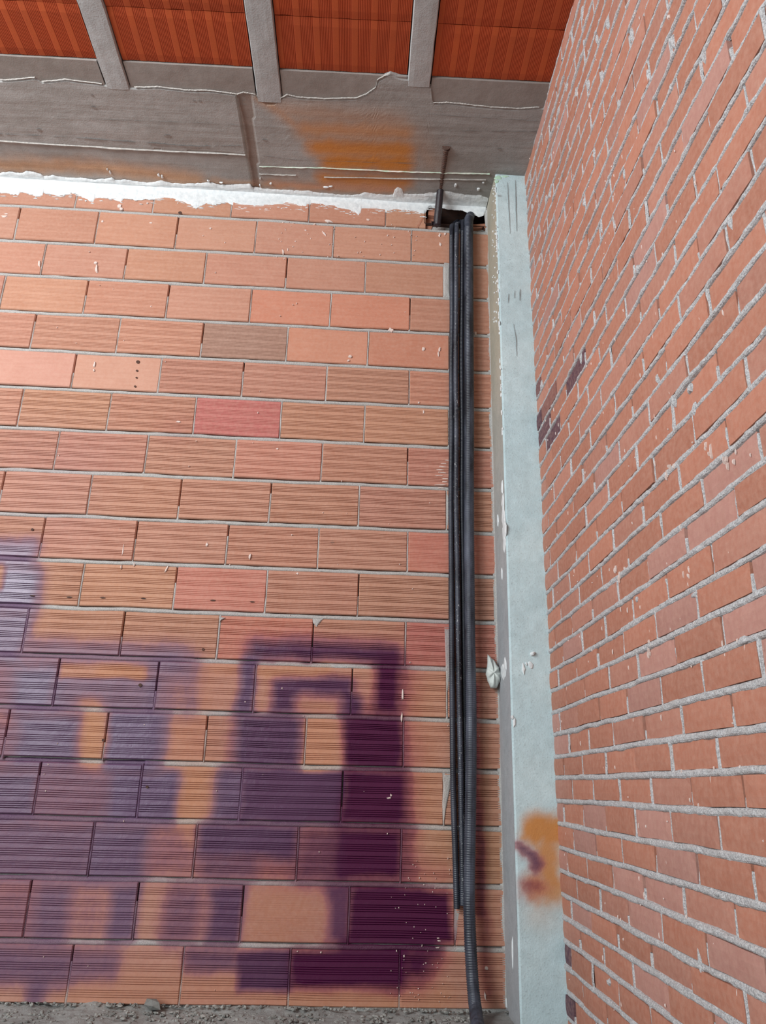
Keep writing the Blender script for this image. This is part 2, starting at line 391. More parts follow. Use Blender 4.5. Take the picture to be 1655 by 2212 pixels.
for i in range(18):
    us = perps(i); ed = [UL]+us+[UR]; ALLP.append(us)
    for a, b in zip(ed[:-1], ed[1:]):
        if i == 0 and b > h_u0-.01:
            if a < h_u0-.02: lbrick(a, h_u0-.012, i)
            continue
        lbrick(a, b, i)
# mortar: bed joints
def ribbon(store, us, z0f, z1f, peak, seed, n=7, wfun=wl, paint=True, base=.0):
    t = np.linspace(0, 1, n)[:, None]; Z = z0f*(1-t)+z1f*t; Uu = np.broadcast_to(us, Z.shape)
    prof = 1-np.abs(2*t-1)**3
    h = peak*prof*(1+.5*fbm(Uu*120, Z*160, seed, 3)) - .0022*(1-prof) + peak*.5*fbm(Uu*45, Z*45, seed+3, 3) + base
    P = wl(Uu, Z, 1-h) if wfun is wl else wr(Uu, Z, h)
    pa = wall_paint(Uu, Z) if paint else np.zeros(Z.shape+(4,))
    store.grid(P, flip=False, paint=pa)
for i in range(17):
    us = np.arange(UL, UR, .0022); c = zj(i, us)
    lo = c-.0040-.0009*fbm(us*40, 0*us+i, 3, 3); hi = c+.0020+.0010*fbm(us*33, 0*us+i*2, 8, 3)
    m_ = (us < h_u0) | (us > h_u1) if False else None
    ribbon(mo, us, lo, hi, .0004, i, base=(-.0045*sm((uz(300,1777)[0]-us)/.004) if i == 13 else 0.0))
for i in range(18):
    for u in ALLP[i]:
        if i == 0 and u > h_u0-.02: continue
        full = rnd.random() < .55 or u > .15
        zt_ = float(zj(i-1, u)); zb = float(zj(i, u))
        top = zt_ if full else zb+(zt_-zb)*rnd.uniform(.3, .8)
        zs = np.arange(zb, top, .0022)
        if len(zs) < 3: continue
        wv = .0011+.0006*rnd.random()+.0006*fbm(zs*60, zs*0+u*9, 2, 2)
        cx = u+.0006*vnoise(zs*30, zs*0+u*50, 6)
        t = np.linspace(-1, 1, 5)[:, None]; Uu = cx[None, :]+t*wv[None, :]; Z = np.broadcast_to(zs, Uu.shape)
        h = -.0004*rnd.uniform(0, 2.4) - .002*np.abs(t)**2 + .0006*fbm(Uu*100, Z*100, 7, 3)
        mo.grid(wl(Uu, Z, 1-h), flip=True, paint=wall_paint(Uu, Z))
# mortar dabs squeezed onto the face
def dab(store, pts, peak=.0012, seed=1, side='L'):
    """irregular filled patch from a photo outline"""
    q = np.array([uz(*p) if side == 'L' else yz(*p) for p in pts]); c = q.mean(0); n = len(q)
    V = [c]; H = [peak]
    m = 6
    for j in range(n):
        a, b = q[j], q[(j+1) % n]
        for s in range(3):
            p = a+(b-a)*s/3; V.append(p)
    V = np.array(V); ring = V[1:]; R = len(ring); rows = [np.repeat(c[None], R, 0)]
    hs = [np.full(R, peak)]
    for k in range(1, m+1):
        t = k/m; p = c+(ring-c)*t*(1+.08*vnoise(np.arange(R)*.9, np.full(R, k*1.3+seed), seed)[:, None]*t)
        rows.append(p); hs.append(peak*(1-t**4)*(1+.6*fbm(p[:, 0]*90, p[:, 1]*90, seed, 3)) - .0010*t**6)
    G = np.array(rows); H = np.array(hs); G = np.concatenate([G, G[:, :1]], 1); H = np.concatenate([H, H[:, :1]], 1)
    P = wl(G[..., 0], G[..., 1], 1-H) if side == 'L' else wr(G[..., 0], G[..., 1], H)
    pa = wall_paint(G[..., 0], G[..., 1]) if side == 'L' else np.zeros(G.shape[:2]+(4,))
    store.grid(P, paint=pa)
dab(mo, [(675,1336),(700,1336),(692,1345),(684,1355),(677,1346)])
dab(mo, [(473,1332),(488,1334),(478,1340),(474,1345)], seed=2)
dab(mo, [(956,1668),(976,1668),(974,1700),(966,1740),(958,1790),(955,1740),(958,1700)], seed=3)
dab(mo, [(960,566),(972,566),(972,645),(960,645),(958,620)], seed=4)
dab(mo, [(960,1350),(972,1350),(974,1460),(966,1500),(962,1420)], .0003, seed=5)
dab(mo, [(982,1960),(994,1962),(990,2010),(983,2045),(979,2010)], seed=6)
dab(mo, [(965,1065),(972,1065),(974,1140),(964,1135)], .0003, seed=7)
# mortar fillet between wall and column
us = np.arange(-.23, ZT, .004); t = np.linspace(0, 1, 5)[:, None]
zz = np.broadcast_to(us, (5, len(us)))
uu = .1992+.0055*t+.0010*fbm(zz*25, zz*0+3, 5, 3); hh = .0004+.0030*t**2+.0012*fbm(zz*40, uu*90, 11, 3)
mo.grid(wl(uu-.002, zz, 1-hh+.001), flip=True, paint=np.zeros(zz.shape+(4,)))
wall_left = mb.build('wall_left', M_BL)
tag(wall_left, 'wall of large ribbed orange hollow bricks with purple graffiti', 'wall', kind='structure')
mo.build('mortar_joint', M_ML, wall_left)
# recessed backing with the broken-out pocket near the top right
bk = MB()
def rect(store, u0, u1, z0, z1, n, **a):
    store.grid(wl(np.array([[u0, u1], [u0, u1]]), np.array([[z0, z0], [z1, z1]]), n), flip=False, **a)
BN = 1.0075; bt = dict(tint=np.array((.5, .5, .5, 1.)), paint=np.zeros(4))
hz0, hz1, hu0, hu1 = h_z0-.001, h_z1+.004, h_u0-.016, h_u1+.001
rect(bk, UL, hu0, -.30, ZT+.02, BN); rect(bk, hu1, UR+.01, -.30, ZT+.02, BN)
rect(bk, hu0, hu1, -.30, hz0, BN); rect(bk, hu0, hu1, hz1, ZT+.02, BN-.0055)
bk.build('backing', M_ML, wall_left)
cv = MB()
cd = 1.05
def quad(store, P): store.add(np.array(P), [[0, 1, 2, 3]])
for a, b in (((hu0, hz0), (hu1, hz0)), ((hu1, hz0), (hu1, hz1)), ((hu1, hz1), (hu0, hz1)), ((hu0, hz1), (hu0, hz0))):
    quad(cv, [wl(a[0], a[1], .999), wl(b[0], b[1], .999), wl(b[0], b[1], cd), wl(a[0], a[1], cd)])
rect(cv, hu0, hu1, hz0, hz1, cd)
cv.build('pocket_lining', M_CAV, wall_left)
# broken clay shells left in the pocket, and the sill of the cut brick
sh = MB()
def shell(px, th=.0022, dep=.02, n0=1.0):
    q = [uz(*p) for p in px]; n = len(q)
    f = wl([a for a, b in q], [b for a, b in q], n0); bk_ = wl([a for a, b in q], [b for a, b in q], n0+dep)
    faces = [list(range(n))[::-1]]
    sh.v.append(f); sh.v.append(bk_); base = sh.n; sh.n += 2*n
    sh.f.append(np.array([[base+i for i in range(n)]])) if n == 4 else sh.f.append(np.array([[base, base+i, base+i+1] for i in range(1, n-1)]))
    sh.f.append(np.array([[base+i, base+(i+1) % n, base+n+(i+1) % n, base+n+i] for i in range(n)]))
    T = np.tile((.42, .17, .10, 1.), (2*n, 1)); sh.at.setdefault('tint', []).append((base, T)); sh.at.setdefault('paint', []).append((base, np.zeros((2*n, 4))))
shell([(905,490),(911,477),(936,481),(932,491)], n0=1.006, dep=.03)
shell([(913,477),(917,466),(928,460),(941,462),(939,480)], n0=1.012, dep=.03)
shell([(926,460),(926,447),(940,447),(940,463)], n0=1.004, dep=.03)
shell([(903,492),(916,470),(914,468),(900,490)], n0=1.0, dep=.02)
shell([(1020,484),(1052,482),(1048,487),(1040,491),(1020,493)], n0=1.001, dep=.03)
shell([(1052,470),(1061,464),(1060,492),(1046,492)], n0=1.0, dep=.02)
sh.build('broken_shell', M_BL, wall_left)
def blob(c, a, b, ang, fun, seed, h=.0016):
    n = 9; th = np.linspace(0, 2*np.pi, n, endpoint=False); r = 1+.35*np.array([rnd.uniform(-1, 1) for _ in th])
    p = np.stack([a*r*np.cos(th), b*r*np.sin(th)], 1); ca, sa = math.cos(ang), math.sin(ang)
    p = np.stack([p[:, 0]*ca-p[:, 1]*sa+c[0], p[:, 0]*sa+p[:, 1]*ca+c[1]], 1)
    V = np.concatenate([fun(p[:, 0], p[:, 1], 0), fun((p[:, 0]-c[0])*.75+c[0], (p[:, 1]-c[1])*.75+c[1], h), fun(c[0], c[1], h*1.2)[None]], 0)
    f = [[i, (i+1) % n, n+(i+1) % n, n+i] for i in range(n)]
    fl.add(V, f); fl.f.append(np.array([[n+i, n+(i+1) % n, 2*n] for i in range(n)])+fl.n-len(V))
# white sealing plaster smeared along the top of the wall
def edge(o, s, pts): return [(o[0]+x/s, o[1]+y/s) for x, y in pts]
low = edge((0,150),4.1375,[(-500,1075),(-200,1085),(0,1100),(100,1120),(160,1130),(180,1095),(260,1110),(330,1135),(380,1125),(390,1100),(480,1120),(560,1130),(640,1110),(700,1125),(740,1150),(810,1180),(835,1180),(850,1150),(880,1145),(960,1155),(1040,1170),(1080,1180),(1110,1150),(1200,1165),(1300,1160),(1400,1170),(1480,1155),(1560,1170),(1655,1190)])
low += edge((400,150),4.1375,[(60,1215),(90,1241),(140,1215),(200,1195),(250,1215),(300,1200),(380,1190),(450,1225)])
low += edge((0,0),1.9988,[(1060,900),(1100,907),(1180,900),(1240,890),(1320,905),(1340,880),(1420,890),(1480,905),(1530,928),(1548,942),(1575,915),(1640,925)])
low += edge((827,0),1.9988,[(0,915),(60,905),(130,912),(180,925),(200,895),(225,890),(262,900),(300,905),(345,908),(365,918),(415,937),(435,932),(452,900),(464,850)])
upp = edge((0,150),4.1375,[(-500,905),(-200,925),(0,930),(60,915),(150,920),(200,925),(240,908),(300,915),(370,935),(385,955),(430,955),(470,945),(520,960),(600,968),(700,972),(780,975),(850,985),(960,975),(1000,965),(1030,990),(1080,988),(1130,982),(1200,1000),(1300,1012),(1380,1005),(1440,990),(1480,1005),(1560,1018),(1655,1025)])
upp += edge((400,150),4.1375,[(60,1020),(230,1010),(300,1030),(420,1035),(500,1025),(580,1025),(600,1050),(700,1060),(850,1075),(1000,1080),(1100,1085),(1200,1100),(1350,1112),(1500,1120),(1560,1112)])
upp += edge((780,130),4.1375,[(40,1175),(80,1180),(150,1190),(230,1200),(290,1195),(300,1150),(330,1130),(370,1150),(380,1185),(430,1190),(530,1190),(680,1180),(740,1168),(850,1185),(1000,1200),(1100,1215),(1150,1230)])
ws = MB()
q = np.array([uz(*p) for p in low]); q = q[np.argsort(q[:, 0])]
us = np.arange(-.95, .2000, .0010); zl = np.interp(us, q[:, 0], q[:, 1])
rag = .0016*fbm(us*160, us*0, 21, 4)+.0016*np.clip(fbm(us*70, us*0+4, 31, 3), 0, 1); zl = zl+rag
zl = np.where(us > .0, np.maximum(zl, h_z1-.012), zl)
t = np.linspace(0, 1, 9)[:, None]; Z = ZT-.0002+(zl-ZT)[None, :]*t; Uu = np.broadcast_to(us, Z.shape)
Hh = .0012+.0005*fbm(Uu*18, Z*300, 41, 4)-.0016*t**5; Hh[0] = .003
ws.grid(wl(Uu, Z, 1-Hh), flip=False)
q = np.array([xy(*p) for p in upp]); q = q[np.argsort(q[:, 0])]
xs = np.arange(-.96, .183, .0012); yl = np.interp(xs, q[:, 0], q[:, 1])+.0016*fbm(xs*200, xs*0, 22, 4)
yw = (1-N[0]*xs)/N[1]
ycorner = 1.0 + np.tan(AX)*xs
Y = ycorner[None, :]+(yl-ycorner)[None, :]*t; X = np.broadcast_to(xs, Y.shape)
Zs = ZT-(.0016+.0010*fbm(X*40, Y*200, 43, 4)-.0022*t**5); Zs[0] = ZT-.002
ws.grid(wc(X, Y, Zs), flip=True)
fl = ws
for k in range(150):
    j = rnd.uniform(-.57, .14); zc = float(np.interp(j, us, zl)); blob((j, zc-abs(rnd.gauss(0, .004))+.001), rnd.uniform(.001, .006), rnd.uniform(.0003, .0009), rnd.uniform(-.15, .1), lambda u, z, h: wl(u, z, 1.0003-np.asarray(h)), 1, .0012)
ws.build('sealing_plaster', M_WHITE, wall_left)
# lime splashes and paint drips on the wall faces
fl = MB()
fL = lambda u, z, h: wl(u, z, 1.0003-np.asarray(h)); fR = lambda y, z, h: wr(y, z, np.asarray(h)-.0003)
def fleck(x, y, a, b=None, ang=0, side='L'):
    k = px_scale(x, y) if side == 'L' else .0006
    c = uz(x, y) if side == 'L' else yz(x, y)
    blob(c, a*k, (b or a)*k, ang, fL if side == 'L' else fR, 1)
for f_ in [(447,1176,3,4),(540,1202,2.5,7),(360,1229,2.5,9,-.4),(643,1239,3,3),(845,714,6,4),(757,770,6,3),(753,779,3,3),(386,911,7,2),(843,712,3,6),
           (757,770,3,3),(950,755,2.5,6),(915,754,4,4),(947,765,2,6),(209,580,3,12,.1),(207,568,4,4),(85,570,3,9,.3),(203,800,3,3),(204,788,2,8),
           (612,545,2,9,.2),(622,540,2,4),(700,505,2,7,.6),(660,498,3,2),(680,485,3,2),(708,478,10,3,-.2),(795,475,4,3,-.4),(258,446,5,5),(262,452,4,4),
           (10,468,8,3),(14,463,5,2),(222,479,4,3),(326,482,4,2),(455,494,3,2),(950,508,3,5),(951,528,3,5),(962,506,3,4),(915,890,2,5),(905,870,2,2),
           (845,1718,2,3),(840,1724,5,2),(870,1500,2,14),(868,1550,2,10),(947,2026,4,1.5),(948,2032,4,1.5),(945,2047,5,1.5),(1051,2092,4,4),(1048,2150,2,9,.2),
           (873,2065,2,3),(920,2080,1.5,1.5),(600,970,3,2),(290,1220,1.5,6),(266,1190,1.5,18),(262,1225,1.5,6),(1027,720,3,5),(1036,1590,1.5,2)]: fleck(*f_)
for k in range(10): fleck(948+rnd.uniform(-3, 20), 995+k*6.6, rnd.uniform(6, 13), 1.3, rnd.uniform(-.1, .1))
for k in range(60):
    x = rnd.uniform(0, 970); y = rnd.uniform(480, 2160); fleck(x, y, rnd.uniform(.7, 1.8), rnd.uniform(.7, 2))
for k in range(60):
    x = rnd.uniform(840, 975); y = rnd.uniform(1850, 2170); fleck(x, y, rnd.uniform(.6, 1.4), rnd.uniform(.6, 2))
for k in range(40):
    fleck(rnd.uniform(590, 900), rnd.uniform(480, 560), rnd.uniform(.8, 2), rnd.uniform(.6, 1.6), .5)
lsp = fl.build('lime_splashes', M_FLECK, wall_left); lsp['kind'] = 'stuff'
# old nail holes down one smooth brick
nh = MB()
for x, y, r in ((298,782,4),(296,801,2.5),(295,816,2.2),(292,835,2.5),(389,460,4),(70,1287,3),(150,1290,3.4),(222,1291,3.4),(310,1293,3),(460,1297,3.4),(545,1300,3),(718,1172,4),(303,1480,4),(318,1700,3),(223,1599,3),(70,1144,3),(439,1403,3)):
    c = uz(x, y); th = np.linspace(0, 2*np.pi, 10, endpoint=False); k = px_scale(x, y)*r
    V = np.concatenate([wl(c[0]+k*(1.8 if 1280 < y < 1305 else 1)*np.cos(th), c[1]+k*(.5 if 1280 < y < 1305 else 1)*np.sin(th), .9994), wl(c[0]+k*.6*np.cos(th), c[1]+k*.6*np.sin(th), .9994+.003)], 0)
    V = np.concatenate([V, wl(c[0], c[1], .9994)[None]], 0)
    nh.add(V, [[20, i, (i+1) % 10] for i in range(10)])
nh.build('chip', M_CAV, wall_left)

# ================================================================== WALL RIGHT (smaller facing bricks)
Z0 = .0635-.0246/2; HR = .0247
DEV = {-10:.0098,-9:.0086,-8:.0079,-7:.0050,-6:.0035,-5:.0030,-4:.0008,-3:.0016,-2:.0016,-1:0,0:-.0008,1:-.0002,2:.0002,3:-.0010,4:-.0017,5:-.0018,6:-.0026,7:-.0028,8:-.0031,9:-.0025,10:-.0018,11:-.0032,12:-.0034,13:-.0030,14:-.0048,15:-.0049,16:-.0055,17:-.0050,18:-.0056,19:-.0066,20:-.0076,21:-.0096,22:-.0106}
PH = {-10:.0204,-9:.0598,-8:.0216,-7:.0515,-6:.0202,-5:.0536,-4:.0217,-3:.0612,-2:.0189,-1:.0495,0:.0216,1:.0565,2:.0225,3:.0526,4:.0235,5:.0595,6:.0247,7:.0582,8:.0261,9:.0601,10:.024,11:.0591,12:.024,13:.061,14:.0222,15:.0548,16:.0249,17:.0627,18:.0238,19:.0604,20:.0222,21:.0624,22:.0274}
def zrow(k):
    if k in DEV: d = DEV[k]
    elif k < -10: d = .0098+(-10-k)*.0009
    else: d = -.0106-(k-22)*.0005
    return Z0+HR*k+d
def phase(k): return PH.get(k, .022 if k % 2 == 0 else .058)
PUR = [(1239,811,1),(1158,850,.8),(1174,878,.55),(1193,850,.55),(1165,917,1),(1183,912,.5),(1167,955,.95),(1192,948,1),(1226,2075,1),(1238,2190,1)]
PURW = [(yz(a, b), s) for a, b, s in PUR]
mr = MB(); mm = MB()
KR = list(range(-13, 36))
YN, YF = -.35, .99
def ht(k): return float(np.interp(k, [-10, 8, 20], [.0027, .0024, .0017]))
def zb_(k, y): return (zrow(k)+zrow(k+1))/2 + .0007*vnoise(np.asarray(y)*9, k*5.3, 14) + .0004*vnoise(np.asarray(y)*30, k*5.3, 15)
for k in KR:
    ys = []; y = phase(k)-.0765*6
    while y < YF:
        ys.append(y+rnd.uniform(-.0012, .0012)); y += .0768 if y < .8 else .0755
    ed = [yy for yy in ys if yy > YN-.05]
    ed.append(YF+.02)
    for a, b in zip(ed[:-1], ed[1:]):
        g = .0011+rnd.uniform(0, .0009); yc = (a+b)/2; zc = zrow(k)
        r = rnd.random(); f = rnd.uniform(.88, 1.1)
        tint = np.array((.44, .178, .115))*f
        if r < (.18 if k < 6 else .05): tint = np.array((.45, .225, .185))*rnd.uniform(.9, 1.08)     # paler mauve bricks
        elif r < (.40 if k < 6 else .25): tint = np.array((.44, .195, .14))*f
        pp = 0
        for (py, pz), s in PURW:
            if a < py < b and abs(pz-zc) < .0125: pp = s
        if pp: tint = tint*(1-pp)+np.array((.085, .032, .055))*pp
        off = rnd.uniform(-.0010, .0012)
        n1, n2 = 9, 4
        yy = np.linspace(a+g, b-g, n1); tt = np.linspace(0, 1, n2)
        lo = zb_(k-1, yy)+ht(k-1); hi = zb_(k, yy)-ht(k)
        Z = lo[None]*(1-tt[:, None])+hi[None]*tt[:, None]; Y = np.broadcast_to(yy, Z.shape).copy()
        o_ = off+.0004*fbm(Y*50, Z*50, 3, 3)
        e = np.zeros(Z.shape); e[0] = e[-1] = 1; e[:, 0] = e[:, -1] = 1
        o_ = o_-.0007*e
        # skirt
        Yp = np.pad(Y, 1, 'edge'); Zp = np.pad(Z, 1, 'edge'); Op = np.pad(o_, 1, constant_values=-.012)
        T = np.zeros(Yp.shape+(4,)); T[..., :3] = tint; T[..., 3] = 1
        mr.grid(wr(Yp, Zp, Op), tint=T, paint=np.zeros(Yp.shape+(4,)))
    # perpend mortar
    for yv in ed:
        if yv > .93: continue
        lo = float(zb_(k-1, yv)); hi = float(zb_(k, yv))
        top = hi if rnd.random() < .5 else lo+(hi-lo)*rnd.uniform(.25, .9)
        zs = np.arange(lo, top+.001, .0016)
        wv = .0018+.0006*rnd.uniform(-1, 1)+.0008*fbm(zs*80, zs*0+yv*9+k, 2, 2)
        t = np.linspace(-1, 1, 5)[:, None]; Y = yv+t*wv[None]; Z = np.broadcast_to(zs, Y.shape)
        h = .0002-.0018*np.abs(t)**3+.0009*fbm(Y*110, Z*110, 7, 3)+rnd.uniform(-.001, .0005)
        mm.grid(wr(Y, Z, h), flip=True, paint=np.zeros(Z.shape+(4,)))
ysr = np.arange(YN, YF, .0018)
for k in KR:
    c = zb_(k, ysr)
    lo = c-ht(k)-.0009-.0011*fbm(ysr*30, ysr*0+k, 3, 3)-.0011*np.clip(fbm(ysr*55, ysr*0+k*1.7, 13, 4), 0, 1)
    hi = c+ht(k)+.0005+.0008*fbm(ysr*33, ysr*0+k*2, 8, 3)
    n = 7; t = np.linspace(0, 1, n)[:, None]; Z = lo[None]*(1-t)+hi[None]*t; Y = np.broadcast_to(ysr, Z.shape)
    prof = 1-np.abs(2*t-1)**3
    h = .0007*prof-.0024*(1-prof)+.0011*fbm(Y*140, Z*180, k, 3)+.0008*fbm(Y*35, Z*35, k+3, 2)
    mm.grid(wr(Y, Z, h), flip=False, paint=np.zeros(Z.shape+(4,)))
# smears of mortar over the brick faces
def smear(x, y, a, b, seed):
    c = yz(x, y); n = 10
    pts = [(c[0]+a*math.cos(2*math.pi*i/n)*rnd.uniform(.6, 1.2), c[1]+b*math.sin(2*math.pi*i/n)*rnd.uniform(.6, 1.2)) for i in range(n)]
    qq = np.array(pts); R = len(qq); cc_ = np.array(c)
    rows = []; hs = []
    for k in range(5):
        t = k/4; p = cc_+(qq-cc_)*t; rows.append(p); hs.append(.0013*(1-t**3)*(1+.7*fbm(p[:, 0]*120, p[:, 1]*120, seed, 3))-.0012*t**5)
    G = np.array(rows); H = np.array(hs); G = np.concatenate([G, G[:, :1]], 1); H = np.concatenate([H, H[:, :1]], 1)
    mm.grid(wr(G[..., 0], G[..., 1], H), paint=np.zeros(G.shape[:2]+(4,)))
for j, (x, y, a, b) in enumerate([(1512,2072,.004,.012),(1315,2122,.004,.004),(1550,1930,.010,.004),(1605,1385,.014,.004),(1500,1285,.010,.003),(1376,1294,.004,.004),(1455,867,.005,.008),(1500,885,.005,.007),
    (1578,480,.004,.009),(1450,190,.005,.006),(1452,90,.004,.011),(1520,120,.003,.010),(1400,160,.004,.012),(1313,50,.006,.010),(1290,85,.006,.009),(1365,75,.004,.010),(1262,95,.004,.010),(1258,30,.006,.014),
    (1225,190,.008,.008),(1245,200,.006,.010),(1208,240,.008,.008),(1272,185,.006,.010),(1338,225,.006,.010),(1262,437,.008,.010),(1180,430,.010,.010),(1190,360,.010,.008),(1178,500,.008,.008),(1188,420,.008,.008),(1300,165,.006,.01),
    (1300,490,.004,.012),(1325,430,.004,.008),(1350,375,.004,.012),(1330,485,.004,.01),(1285,330,.004,.01),(1165,560,.006,.006),(1162,640,.006,.006),(1205,730,.004,.010),(1255,775,.004,.008),(1170,830,.006,.010),(1420,820,.003,.006),(1490,840,.004,.006),(1378,580,.004,.006)]):
    smear(x, y, a*.8, b*.8, j)
wall_right = mr.build('wall_right', M_BR)
tag(wall_right, 'wall of small smooth orange bricks with thick pale mortar joints', 'wall', kind='structure')
mm.build('mortar_joint', M_MR, wall_right)
bk = MB(); bk.grid(wr(np.array([[YN, YF+.02], [YN, YF+.02]]), np.array([[-.35, -.35], [1.1, 1.1]]), -.0035), flip=False)
bk.build('backing', M_MR, wall_right)
fl = MB()
for k in range(260):
    y = rnd.uniform(.42, .92); z = rnd.uniform(-.22, .86)
    blob((y, z), rnd.uniform(.0002, .0005), rnd.uniform(.0005, .0025), rnd.uniform(-.15, .15), fR, k, .0008)
for x, y in ((1340,1240),(1480,1240),(1530,975),(1575,1005),(1450,1020),(1400,1400)):
    for k in range(5): fleck(x+rnd.uniform(-12, 12), y+rnd.uniform(-15, 15), rnd.uniform(.3, .6), rnd.uniform(2, 6), .1, 'R')
fleck(1446,36,2.5,4,0,'R'); fleck(1145,339,8,5,0,'R'); fleck(1275,227,3,7,0,'R')
fl.build('lime_splashes', M_FLECK, wall_right)['kind'] = 'stuff'

# ================================================================== COLUMN
DF = .9294; CU0, CU1 = .2010, .2600
cb = MB()
zs = np.arange(-.36, ZT+.0001, .0050); zs = np.append(zs, ZT)
def spots(A, Bz, lst):
    P = np.zeros(A.shape); Q = np.zeros(A.shape); O = np.zeros(A.shape); d0 = fbm(A*60, Bz*60, 77, 3)*.006
    for kind, pts, r, sf, s_, h in lst:
        d = seg_dist(A+d0, Bz+d0, pts); k = sm((r+sf*.8-d)/(sf*1.6))*s_
        if kind == 'o': O = np.maximum(O, k)
        else:
            Q = np.where(k > P*.5, h, Q); P = 1-(1-P)*(1-k)
    return np.stack([P, Q, O, np.zeros_like(P)], -1)
kc = px_scale(1160, 1800, DF)
CS = [('o', [uz(1158,1792,DF), uz(1195,1800,DF)], 34*kc, 22*kc, .95, 0), ('o', [uz(1180,1835,DF), uz(1198,1910,DF)], 26*kc, 24*kc, .9, 0),
      ('o', [uz(1165,1915,DF), uz(1190,1925,DF)], 32*kc, 26*kc, .85, 0), ('o', [uz(1170,1970,DF)], 20*kc, 60*kc, .35, 0), ('p', [uz(1122,1828,DF), uz(1140,1845,DF), uz(1165,1865,DF)], 12*kc, 16*kc, .8, .7),
      ('p', [uz(1140,1915,DF), uz(1160,1915,DF)], 16*kc, 30*kc, .62, 1.0)]
us = np.linspace(CU0, CU1, 26)
Uc, Zc = np.meshgrid(us, zs)
rel = .0006*fbm(Uc*30, Zc*12, 51, 4) + .0009*np.clip(fbm(Uc*90, Zc*90, 53, 3)-.35, 0, 1)*np.clip(1-(Uc-CU0)/.02, 0, 1)
edge_ = .0012*np.clip(1-(Uc-CU0)/.0016, 0, 1)
T = np.ones(Uc.shape+(4,))
cb.grid(wl(Uc, Zc, DF+rel+edge_), tint=T, paint=spots(Uc, Zc, CS))
ns = np.linspace(DF+.0012, 1.01, 14); Nc, Zd = np.meshgrid(ns, zs)
ul = CU0+.0003*fbm(Nc*40, Zd*20, 61, 3)+.0009*np.clip(1-(Nc-DF-.0012)/.002, 0, 1)*0
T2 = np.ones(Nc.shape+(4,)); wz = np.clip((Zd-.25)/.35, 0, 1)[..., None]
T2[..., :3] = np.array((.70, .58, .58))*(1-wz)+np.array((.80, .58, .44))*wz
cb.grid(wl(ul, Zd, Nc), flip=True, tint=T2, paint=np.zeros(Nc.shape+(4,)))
col = cb.build('concrete_column', M_COL)
tag(col, 'pale blue-grey concrete corner column between the two brick walls', 'column', kind='structure')
cf = MB(); fl = cf
fC = lambda u, z, h: wl(u, z, DF+.0002-np.asarray(h)); fS = lambda n, z, h: wl(CU0+.0002-np.asarray(h), z, n)
def cfl(x, y, a, b, ang=0, h=.0015):
    k = px_scale(x, y, DF); blob(uz(x, y, DF), a*k, b*k, ang, fC, 1, h)
cfl(1150,1412,6,6,0,.004); cfl(1131,1445,3.5,13); cfl(1146,1437,5,7,.4); cfl(1137,1434,3,4); cfl(1111,1560,3,10); cfl(1107,1550,3,5)
def sfl(x, y, a, b, ang=0):     # flecks on the side of the column, placed by height; a across the depth
    d = ray(x, y); p = d*(CU0/(d@U)); blob((float(p@N), float(p[2])), a, b, ang, fS, 1, .0012)
for f_ in [(1085,1055,.006,.010),(1087,1085,.008,.016),(1088,1120,.009,.018),(1090,1150,.012,.014),(1090,1175,.008,.010),(1076,1125,.004,.008),(1085,1240,.002,.008),(1088,1450,.012,.010),(1092,1440,.006,.010),(1090,2145,.006,.012),(1093,2165,.006,.010),(1108,2060,.003,.016)]: sfl(*f_)
for k in range(50): sfl(rnd.uniform(1064, 1074), rnd.uniform(400, 700), rnd.uniform(.0005, .002), rnd.uniform(.0005, .002))
for k in range(60):
    z = rnd.uniform(.45, .87); nn_ = rnd.uniform(.0004, .0018); blob((DF+rnd.uniform(.0, .004), z), nn_, rnd.uniform(.001, .004), 0, fS, 1, .0012)
cf.build('plaster_fleck', M_WHITE, col)['kind'] = 'stuff'
# green stain at the head of the column, and form-board lines
gs_ = MB(); fl = gs_
for (x, y, a, b) in [(1076,384,8,6),(1074,392,5,4),(1090,381,9,3)]: cfl(x, y, a, b, 0, .0008)
gs_.build('green_stain', simple('green_stain', (.40, .62, .45), .8, 40, (.5, .66, .54)), col)
cr = MB()
def crack(pts, w, Dp=DF, kind='C'):
    q = np.array([uz(x, y, Dp) for x, y in pts]); t = np.linspace(0, len(q)-1, 8*(len(q)-1)+1)
    a = np.interp(t, range(len(q)), q[:, 0]); b = np.interp(t, range(len(q)), q[:, 1]); a = a+.0005*fbm(b*150, b*0, 3, 2)
    k = px_scale(1100, 1000, Dp)*w/2*(1-.5*np.abs(np.linspace(-1, 1, len(t))))
    Ug = np.stack([a-k, a+k]); Zg = np.stack([b, b]); cr.grid(wl(Ug, Zg, Dp-.0011), flip=True)
for p, w_ in [([(1113,390),(1114,440),(1116,500)],2.0),([(1096,395),(1098,440),(1102,505)],1.6),([(1099,635),(1098,655)],1.8),([(1123,625),(1123,650)],2.2),([(1109,700),(1115,735),(1116,770)],1.6),([(1112,628),(1111,645)],1.4)]: crack(p, w_)
cr.build('surface_crack', simple('crack_shade', (.22, .24, .24), .9), col)
